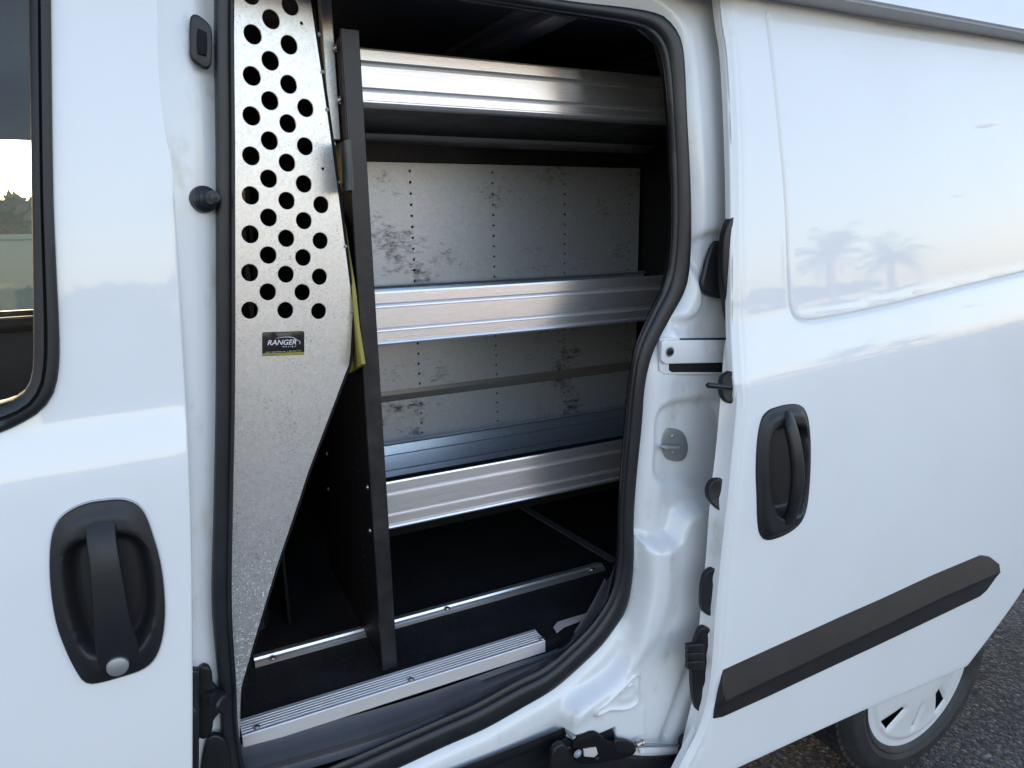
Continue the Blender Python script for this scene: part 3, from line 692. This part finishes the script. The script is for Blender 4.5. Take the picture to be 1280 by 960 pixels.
wcv = panel('wheel_cover', rimL, FW, M_cover, None, step=.006, holes=hs, rim=.02, bev=.003, hole_rim=.003, frame=lambda x, y, z: np.array([x+WX, y+YW, z+WZ])); adopt(wcv, wheel)
adopt(wl('rim', [(0, -.05), (RIM-.02, -.05), (RIM-.002, -.02)], None).build('rim', mat('steel_rim', (.015, .015, .016), .5)[0]), wheel)

# ---------- sliding gear under the sill
gx = lambda pts, y: [P(a, b_, y) for a, b_ in pts]
lt = [P(540, 962, .045), P(640, 921, .045), P(757, 876+19, .045)]
def ribbon(name, pA, pB, mat_, y0, y1, parent=van, n=12):
    """channel between two traced edges, from depth y0 to y1"""
    A = spline(pA, n); B = spline(pB, n)
    cs = [[P(a, b_, y0) for a, b_ in A], [P(a, b_, y0-.004) for a, b_ in (A*.9+B*.1)], [P(a, b_, (y0+y1)/2-.002) for a, b_ in (A*.5+B*.5)], [P(a, b_, y1) for a, b_ in (A*.1+B*.9)], [P(a, b_, y1+.006) for a, b_ in B]]
    return adopt(loft(name, cs, mat_), parent)
ribbon('lower_track', [(520,980),(640,934),(756,889)], [(530,990),(650,944),(757,899)], M_black, .035, .030)
ribbon('lower_track_lip', [(530,988),(650,942),(757,897)], [(540,1010),(660,962),(757,925)], M_seal, .060, .062)
adopt(MB().box((.35, .085, .50), (1.05, .10, .62)).build('track_backing', M_inner, smooth=0), van)
arm = slab('hinge_arm', [(688,966),(690,944),(700,930),(712,926),(722,930),(736,934),(760,938),(790,941),(830,940),(858,936),(872,938),(876,1000),(688,1000)], .025, .020, M_black, None, n=70, bev=.003); adopt(arm, van)
slab('arm_knuckle', [(700,922),(712,916),(724,904),(736,897),(746,900),(748,912),(742,922),(726,930),(708,934),(698,930)], .040, .016, M_black, arm, n=40, bev=.005)
slab('arm_knuckle', [(748,906),(758,908),(766,916),(776,924),(772,932),(756,930),(744,922)], .030, .012, M_seal, arm, n=30, bev=.004)
slab('arm_knuckle', [(690,935),(698,928),(706,936),(706,958),(696,966),(688,958)], .012, .012, M_black, arm, n=30, bev=.004)
adopt(MB().tube([P(708, 912, .03), P(716, 922, .01), P(734, 926, .005), P(752, 922, .01)], .004, 8).build('return_spring', M_zinc), arm)
slab('arm_bracket', [(716,925),(730,918),(742,915),(756,925),(770,928),(790,932),(786,940),(760,946),(730,950),(718,945)], .010, .010, M_pblack, arm)
slab('arm_link', [(768,925),(775,924),(786,927),(792,933),(785,938),(770,936)], .004, .006, M_black, arm)
slab('bracket_tag', [(729,936),(744,934),(746,941),(742,945),(730,944)], .0, .003, mat('tag_cream', (.55, .52, .48), .5)[0], arm, closed_spline=False, bev=.001)
bolt('bolt', P(722, 942, -.008), (0, -1, 0), .0068, arm, mat('blue_grey_bolt', (.35, .38, .45), .35, .3)[0])
bolt('bolt', P(746, 948, -.004), (0, -1, 0), .0045, arm, M_black)
adopt(MB().tube([P(794, 930.5, -.005), P(816, 931, -.005), P(836, 932, -.005), P(862, 931.5, -.005)], [.0028, .0030, .0026, .0026], 10).build('threaded_rod', M_zinc), arm)
adopt(MB().lathe(P(795, 930.5, -.005), (1, 0, 0), [(.0, 0), (.0062, 0), (.0062, .004), (.0048, .0045), (.0048, .012), (.0062, .0125), (.0062, .017), (.0, .017)], 8).build('nut', M_bolt), arm)
slab('white_seam', [(798,935),(850,933),(852,938),(800,941)], .006, .003, M_jamb, arm, closed_spline=False, bev=.001)
slab('arm_end', [(850,921),(858,920),(864,928),(862,945),(856,960),(848,960),(849,940)], .0, .012, M_black, arm)
slab('track_end_plate', [(742,900),(752,893),(758,893),(758,920),(752,923),(745,918)], .055, .004, M_zinc, None, closed_spline=False); adopt(bpy.data.objects['track_end_plate'], van)

# ================================================================== SHELVING
YF, YB, XL, XR = .235, .600, .292, 1.168
shelf_unit = empty('shelving_unit', (XL, YF, ZF), 'three-tier metal shelving with aluminium front lips standing inside the van behind a dark upright', 'shelving')
def sd_adopt(o): return adopt(o, shelf_unit)
def lip(ztop, zbot, xa, xb, name, g=((.20,.30),(.66,.75)), parent=None):
    h = ztop-zbot; F_ = lambda f: ztop-h*f; y = YF
    p = [(y+.006, ztop), (y+.001, ztop+.001), (y, ztop-.002)]
    for a, b_ in g: p += [(y, F_(a)), (y+.0012, F_(a+.008)), (y+.0052, F_(b_-.03)), (y+.0050, F_(b_-.018)), (y, F_(b_))]
    p += [(y, F_(.885)), (y+.002, F_(.895)), (y+.002, F_(.915)), (y-.0025, F_(.93)), (y-.004, F_(.96)), (y-.002, F_(.995)), (y+.004, zbot), (y+.030, zbot+.002), (y+.030, zbot+.004), (y+.006, zbot+.005)]
    return adopt(prism_x(p, xa, xb, M_alu, name, smooth=12), parent)
levels = [(1.735, 1.647, 1.647, 1.628), (1.343, 1.249, 1.262, 1.324), (.992, .900, .872, .953)]
rear_y = [YB-.012, YB-.012, YB-.012]
for k, (zt, zb, ztray, zl) in enumerate(levels):
    y2 = rear_y[k]
    tray = MB()
    tray.add([(XL, YF+.006, zb+.004), (XR, YF+.006, zb+.004), (XR, y2, ztray), (XL, y2, ztray), (XL, YF+.006, zb+.002), (XR, YF+.006, zb+.002), (XR, y2, ztray-.002), (XL, y2, ztray-.002)], [(0,1,2,3),(7,6,5,4),(0,4,5,1),(1,5,6,2),(2,6,7,3),(3,7,4,0)])
    sh = sd_adopt(tray.build('shelf', M_tray if k else M_gun, smooth=0))
    lip(zt, zb, XL, XR, 'front_lip', parent=sh)
    if k:                                   # folded rear wall of the tray
        n0 = (y2-.018, ztray); hh = zl-ztray
        p = [(y2-.016, ztray), (y2-.012, ztray+hh*.18), (y2-.014, ztray+hh*.22), (y2-.006, ztray+hh*.62), (y2-.008, ztray+hh*.66), (y2-.002, ztray+hh*.93), (y2-.010, zl-.004), (y2-.012, zl), (y2-.002, zl+.002), (y2+.002, zl), (y2+.002, ztray)]
        adopt(prism_x(p, XL, XR, M_tray, 'rear_lip', smooth=25), sh)
    else:
        p = [(YB-.05, 1.645), (YB-.022, 1.630), (YB-.012, 1.628), (YB-.010, 1.634), (YB-.020, 1.636)]
        adopt(prism_x(p, XL, XR-.0, M_alu, 'rear_lip', smooth=25), sh)
        adopt(prism_x([(YB-.012, 1.628), (YB-.006, 1.594), (YB-.002, 1.594), (YB-.006, 1.64)], XL, XR-.0, M_gun, 'rear_rail', smooth=25), sh)
    if k:
        pads = MB().add([(XL+.005, YF+.012, zb+.0065), (XR-.005, YF+.012, zb+.0065), (XR-.005, y2-.02, ztray+.003), (XL+.005, y2-.02, ztray+.003)], [(0,1,2,3)])
        adopt(pads.build('shelf_mat', M_floor, smooth=0), sh)
# back panels with drilled columns
colsx = [PXc(617, 300, 0)[0] if False else P(a, 285, YB)[0] for a in (515.5, 617, 706, 787)]
pitch = .0245
def back(za, zb2, name):
    hl = []
    for x in colsx:
        z = 1.5745
        while z > .95:
            if za+.006 < z < zb2-.006: hl.append(circle((x, z), .0034, 8))
            z -= pitch
    return sd_adopt(panel(name, poly([(XL, za), (XR-.008, za), (XR-.008, zb2), (XL, zb2)], .08), const(YB), M_back, None, step=.09, holes=hl, rim=.004, bev=.0005, hole_rim=.004, smooth=0))
adopt(MB().box((XL, YB+.016, .7), (XR, YB+.018, 1.62)).build('hole_blackout_sheet', M_hole, smooth=0), shelf_unit)  # black sheet added out of view so the drilled holes look dark
back(1.076, 1.592, 'back_panel'); back(.94, 1.052, 'back_panel')
sd_adopt(prism_x([(YB+.006, 1.082), (YB+.004, 1.064), (YB-.004, 1.054), (YB+.000, 1.050), (YB+.010, 1.050), (YB+.010, 1.082)], XL, XR, mat('ledge_grey', (.24, .23, .22), .4, .4)[0], 'back_rail', smooth=10))
# end panels (sheets across the van) with a drilled column near the front
def end_panel(x, name, m, y0=.160, y1=YB+.02):
    ou = poly([(y0, ZF), (y1, ZF), (y1, 1.70), (y0+.03, 1.735), (y0, 1.735)], .08)
    hl = []
    for yy, in ((YF+.020,), (YB-.06,)):
        z = 1.68
        while z > .72:
            hl.append(circle((yy, z), .0036, 8)); z -= .0245
    return sd_adopt(panel(name, ou, const(0.0), m, None, step=.09, holes=hl, rim=.003, bev=.0005, hole_rim=.003, smooth=0, frame=lambda a, b_, z: np.array([x+b_, a, z])))
end_panel(.281, 'end_panel', M_pblack); end_panel(XR, 'end_panel', M_pblack)
for xx, nm in ((.278, 'upright'), (XR, 'upright')):
    yy = .158 if xx < .5 else .20
    o = MB(); o.box((xx, yy, ZF+.001), (xx+.028, yy+.006, 1.742), .001, 1).box((xx+.024, yy+.003, ZF+.002), (xx+.027, yy+.03, 1.740)); sd_adopt(o.build(nm, M_gun))
for (a, b_) in ((460, 609), (463, 663), (420, 60), (425, 125), (441, 349), (446, 371), (446, 430)): 
    bolt('bolt', PXc(a, b_, .2785), (-1, 0, 0), .0046, shelf_unit)
for (a, b_) in ((409, 567), (411, 611)): bolt('bolt', PXc(a, b_, .2785), (-1, 0, 0), .004, shelf_unit, M_zinc)

# ================================================================== PARTITION
part = empty('perforated_partition', (.040, .100, ZF), 'tapering galvanised partition sheet with staggered round holes and a small black maker plate', 'partition')
pd_ = np.array([1278., 321., 0]); pd_ /= np.linalg.norm(pd_); pn = np.array([pd_[1], -pd_[0], 0])   # pn looks to the camera
po = np.array([.040, .100, ZF])
def PP(px, py, d=0.):                      # pixel -> (u, z) in the partition plane
    r = ray(px, py); o_ = po + pn*d; t = (o_-CAM).dot(pn)/r.dot(pn); q = CAM + r*t
    return np.array([(q-po).dot(pd_), q[2]])
def PW(u, y, z): return np.array([po[0], po[1], 0]) + pd_*u - pn*y + np.array([0, 0, z])
pout = [(282,-30),(386,-30),(388,0),(400,80),(413,170),(425,260),(434,330),(438,362),(441,385),(440,405),(438,440),(436,456),(430,471),(418,503),(402,545),(385,590),(372,630),(345,710),(318,800),(304,850),(301,862),(300,880),(299,935),(286,938),(283,866)]
PO = np.array([PP(a, b_) for a, b_ in poly(pout, 20)])
holes_px = [(313,-7),(316,43),(315,95),(314.5,145),(314,195),(313.5,244.5),(313,293),(312.5,341),(312.5,388),
 (338,-24+49),(339,24),(338,76),(337.5,126),(337,176),(336,223.5),(336,272),(335.5,319),(335,365),
 (363,7),(361.5,56),(361,105.5),(360,154.5),(359,203.5),(358.5,251),(358,298),(357.5,343),(357,388),
 (382,135),(381.5,183),(380,230),(380,276),(379,322),(378,365.5),(401.5,256),(400.5,301),(399.5,346),(398.5,389)]
holes_px = [h for h in holes_px if h != (338, 25)]
HP = [circle(PP(a, b_), .0131, 22) for a, b_ in holes_px]
HP += [circle(PP(a, b_), .0030, 8) for a, b_ in ((377,29),(404,211))]
sheet = adopt(panel('sheet', PO, const(0.), M_galv, None, step=.04, holes=HP, rim=.012, bev=.0008, hole_rim=.0016, smooth=0, frame=PW), part)
# folded black edge along the slanting side
ed = np.array([PP(a, b_) for a, b_ in spline(pout[1:21], 90)])
def edc(du, dy): 
    T = np.gradient(ed, axis=0); T /= np.linalg.norm(T, axis=1)[:, None]; nn = np.stack([T[:, 1], -T[:, 0]], 1); nn *= np.sign(nn[:, :1].mean())
    nn = -nn if nn[:, 0].mean() < 0 else nn
    return [PW(e[0]+n_[0]*du, dy, e[1]+n_[1]*du) for e, n_ in zip(ed, nn)]
adopt(loft('edge_channel', [edc(.0012, .001), edc(.0012, -.001), edc(.003, -.002), edc(.0048, -.0005), edc(.0052, .012), edc(.0055, .026), edc(.002, .026)], M_pblack, closed=False, smooth=40), part)
for a, b_ in ((398,43),(403,90),(409,137),(424,228),(432,308),(440,389)): bolt('screw', PW(*(lambda q: (q[0], -.001, q[1]))(PP(a, b_))), tuple(pn), .0024, part, M_zinc)
# tall galvanised channel behind the partition, dark braces
q0 = PXc(417, 175, .268); q1 = PXc(408, 60, .268)
adopt(MB().box((.262, q0[1], q0[2]), (.280, q0[1]+.018, 1.80), .0015, 1).build('strut', M_galv), part)
adopt(MB().box((.262, q0[1]+.030, q0[2]-.05), (.278, q0[1]+.040, 1.80), .001, 1).build('strut', M_pblack), part)
bolt('bolt', PXc(418, 181, .262), (-1, 0, 0), .0055, part)
# bulkhead with vertical slats behind
bk = MB().box((.150, .40, ZF), (.156, 1.62, 1.80)); adopt(bk.build('bulkhead', M_pblack, smooth=0), part)
Ms = mat('brown_slat', (.022, .017, .014), .6)[0]
for k in range(14): adopt(MB().box((.138, .42+k*.045, 1.0), (.147, .432+k*.045, 1.78), .001, 1).build('slat', Ms), part)
# pale and yellow things seen in the slot beside the upright
yb = empty('yellow_board', tuple(P(441, 470, .30)), 'narrow yellow board showing in the slot between the perforated partition and the dark upright', 'board')
yl = [PXc(a, b_, .268) for a, b_ in ((421,262),(428,284),(433,318),(440,362),(445,410),(452,455),(436,466),(428,420),(420,330))]
L = np.array([[q_[1], q_[2]] for q_ in yl]); adopt(panel('board', poly(L, .02), const(0.), M_yellow, None, step=.03, rim=.006, bev=.001, frame=lambda a, b_, z: np.array([.268+b_, a, z])), yb)
L = np.array([PXc(a, b_, .266)[1:] for a, b_ in ((417,182),(436,174),(440,237),(422,240))])
adopt(panel('bracket_plate', L, const(0.), mat('sage_plate', (.05, .06, .055), .4)[0], None, step=.03, rim=.003, bev=.001, frame=lambda a, b_, z: np.array([.266+b_, a, z])), part)
# maker plate
plate = np.array([PP(a, b_) for a, b_ in poly([(329.5,415.5),(378.5,414),(380,416),(380,440.5),(328,442.5),(328,417)], 6)])
pl = adopt(panel('maker_plate', plate, const(-.0008), mat('plate_black', (.012, .012, .014), .25)[0], None, step=.01, rim=.001, bev=.0004, frame=PW), part)
ys = np.array([PP(a, b_) for a, b_ in poly([(328,441.8),(380,440),(380,443.2),(328,444.9)], 6)])
adopt(panel('yellow_line', ys, const(-.0009), M_yellow, None, step=.01, rim=.001, bev=.0003, frame=PW), pl)
M_letter = mat('plate_lettering', (.75, .75, .78), .4)[0]; M_lety = mat('plate_small_print', (.55, .50, .28), .4)[0]
def lettering(txt, c4, m, name, shear=0., bold=.0):
    """text laid between bottom-left, bottom-right and top-left pixels"""
    cu = bpy.data.curves.new(name, 'FONT'); cu.body = txt; cu.shear = shear; cu.offset = bold; cu.resolution_u = 3
    ob = bpy.data.objects.new(name, cu); S.collection.objects.link(ob); bpy.context.view_layer.update()
    me = bpy.data.meshes.new_from_object(ob); bpy.data.objects.remove(ob)
    co = np.array([v.co[:] for v in me.vertices]); lo = co.min(0); hi = co.max(0)
    bl, br, tl = [PP(*q_) for q_ in c4]
    for v, c_ in zip(me.vertices, co):
        a = (c_[0]-lo[0])/(hi[0]-lo[0]); b2 = (c_[1]-lo[1])/(hi[1]-lo[1]); q_ = bl+(br-bl)*a+(tl-bl)*b2; v.co = Vector(PW(q_[0], -.0011, q_[1]))
    me.materials.clear(); me.materials.append(m); o_ = bpy.data.objects.new(name, me); link(o_); adopt(o_, pl); return o_
lettering('RANGER', ((334,431.5),(370,430.5),(334,425)), M_letter, 'lettering', .25, .012)
lettering('d e s i g n', ((353,434.5),(369.5,434),(353,432)), M_letter, 'lettering', .15, .0)
lettering('www.rangerdesign.com', ((331.5,441),(357,440),(331.5,439.4)), M_letter, 'small_print')
lettering('1-800-565-5321', ((359,439.8),(376,439),(359,438.2)), M_lety, 'small_print')
sw = [PW(*(lambda q_: (q_[0], -.0012, q_[1]))(PP(a, b_))) for a, b_ in spline([(345,422.8),(352,421.5),(360,421.2),(366,422),(371,425),(374.5,426.8),(374.2,430)], 20)]
adopt(MB().tube(sw, list(np.interp(np.linspace(0, 1, 20), [0, .5, 1], [.0002, .0006, .0005])), 6).build('swoosh', M_letter), pl)

# ================================================================== SURROUNDINGS (reflected in the paint and metal, and seen through the cab)
def leaves(name, fn, n, size, m, parent=None, smooth=0):
    """n leaf quads placed by fn(n) -> centres"""
    C_ = fn(n); a = rng.normal(size=(n, 3)); a /= np.linalg.norm(a, axis=1)[:, None]; b2 = rng.normal(size=(n, 3)); b2 -= a*(a*b2).sum(1)[:, None]; b2 /= np.linalg.norm(b2, axis=1)[:, None]
    s_ = size*rng.uniform(.5, 1.3, (n, 1)); V = np.stack([C_-a*s_, C_+b2*s_*.45, C_+a*s_, C_-b2*s_*.45], 1).reshape(-1, 3)
    F_ = np.arange(n*4).reshape(-1, 4); me = bpy.data.meshes.new(name); me.from_pydata(V.tolist(), [], F_.tolist()); me.materials.append(m)
    return link(bpy.data.objects.new(name, me), parent)
def clumps(x0, x1, y0, y1, h, k, rad):
    cs = np.stack([rng.uniform(x0, x1, k), rng.uniform(y0, y1, k), rng.uniform(.1, 1, k)**.7*h], 1)
    def f(n):
        i = rng.integers(0, k, n); d = rng.normal(size=(n, 3)); d /= np.linalg.norm(d, axis=1)[:, None]
        return cs[i] + d*rad*rng.uniform(.55, 1, (n, 1))*np.array([1, 1, .7])
    return f
hd = leaves('hedge', clumps(-14, 3, 11, 14, 1.7, 200, .55), 60000, .15, foliage('hedge_leaf', (.06, .075, .04), (.13, .13, .08)))
tag(hd, None, None, kind='stuff')
gw = MB().box((-14, 9, 0), (3, 9.2, 1.36), .01).box((-14, 8.97, 1.36), (3, 9.23, 1.42), .01).build('garden_wall', mat('grey_render', (.34, .38, .36), .85)[0]); tag(gw, 'low grey rendered wall beyond the van, seen through the cab windows', 'wall')
tl = leaves('distant_trees', clumps(-60, 170, -135, -120, 4.5, 300, 3.2), 42000, .9, M_leaf); tag(tl, None, None, kind='stuff')
bd = empty('low_building', (55, -100, 0), 'long low pale building far across the car park, mirrored in the door paint', 'building')
A_, B_ = np.array([10., -100.]), np.array([150., -88.])
m_ = MB().add([(A_[0], A_[1], 0), (B_[0], B_[1], 0), (B_[0]-2, B_[1]-14, 0), (A_[0]-2, A_[1]-14, 0), (A_[0], A_[1], 2.8), (B_[0], B_[1], 2.8), (B_[0]-2, B_[1]-14, 2.8), (A_[0]-2, A_[1]-14, 2.8)], [(0,1,5,4),(1,2,6,5),(2,3,7,6),(3,0,4,7),(4,5,6,7)])
adopt(m_.build('wall', M_wall, smooth=0), bd)
adopt(MB().box((9, -100.5, 2.8), (150, -87, 3.0)).build('roof', M_gun, smooth=0), bd)
for k in range(16):
    f = (k+.5)/16; c_ = A_*(1-f)+B_*f; adopt(MB().box((c_[0]-1.6, c_[1]+.0, .8), (c_[0]+1.6, c_[1]+.12, 2.1)).build('window', M_black, smooth=0), bd)
bq = empty('warm_glint_block', (27, -62, 0), 'unseen tan block added behind the camera for a warm glint on the shelf lips', 'building')  # unseen block added so the shelf lips mirror a warm patch
adopt(MB().box((22.5, -72, 0), (31.5, -62, 8.5)).box((22.2, -72.2, 8.5), (31.8, -61.7, 9.0)).build('wall', mat('glint_block_tan', (.58, .40, .26), .8)[0], smooth=0), bq)
for k in range(4): adopt(MB().box((23.4+k*2.1, -62.05, 4.6), (24.6+k*2.1, -61.93, 6.4)).build('window', M_black, smooth=0), bq)
adopt(MB().box((26, -62.05, 0), (28, -61.93, 2.6)).build('door', M_black, smooth=0), bq)
def palm(loc, h, sc, lbl):
    pr_ = empty('palm_tree', loc, lbl, 'palm tree', 'palms across the car park')
    x, y, _ = loc
    pts = [(x+.25*math.sin(t*2), y, h*t) for t in np.linspace(0, 1, 12)]
    adopt(MB().tube(pts, list(np.linspace(.26, .17, 12)*sc), 10).build('trunk', M_bark), pr_)
    c0 = np.array(pts[-1]); V = []; F_ = []
    for k in range(34):
        az = 2.4*k; el = rng.uniform(-.35, 1.25); Lf = sc*rng.uniform(2.0, 2.7); d = np.array([math.cos(az)*math.cos(el), math.sin(az)*math.cos(el), math.sin(el)])
        prev = c0.copy(); side = np.array([-math.sin(az), math.cos(az), 0])
        for j in range(16):
            t = (j+1)/16; dd = d + np.array([0, 0, -1.5*t*t]); dd /= np.linalg.norm(dd); nx = prev + dd*Lf/16
            for sg in (-1, 1):
                lf = (side*sg*.9 + dd*.6 + np.array([0, 0, -.45])); lf /= np.linalg.norm(lf); ll = sc*.75*math.sin(math.pi*min(1, t*.85+.12))
                b0 = len(V); V += [prev, prev+dd*.07*sc, prev+lf*ll]; F_.append((b0, b0+1, b0+2))
            prev = nx
    adopt(mesh_obj('crown', V, F_, M_leaf, None, 0), pr_)
palm((48.5, -39.5, 0), 5.2, 1.75, 'taller feathery palm across the car park behind the camera')
palm((52.5, -37.0, 0), 4.6, 1.5, 'shorter bushy palm beside the taller one behind the camera')
def lamp_post(loc, h, arm, lbl):
    e_ = empty('street_lamp', loc, lbl, 'street lamp', 'car park lamps'); x, y, _ = loc
    adopt(MB().tube([(x, y, 0), (x, y, h)], [.14, .08], 10).build('pole', M_white), e_)
    adopt(MB().tube([(x, y, h-.1), (x-arm*.3, y-arm*.5, h+.05), (x-arm*.6, y-arm, h+.1)], .06, 8).box((x-arm*.75, y-arm*1.25, h), (x-arm*.35, y-arm*.75, h+.18), .03).build('lamp_head', M_white), e_)
lamp_post((58, -28.5, 0), 14.5, 2.6, 'tall pale car park lamp with one arm, nearest the van')
lamp_post((95, -54, 0), 14.0, 2.4, 'small distant car park lamp beyond the palms')
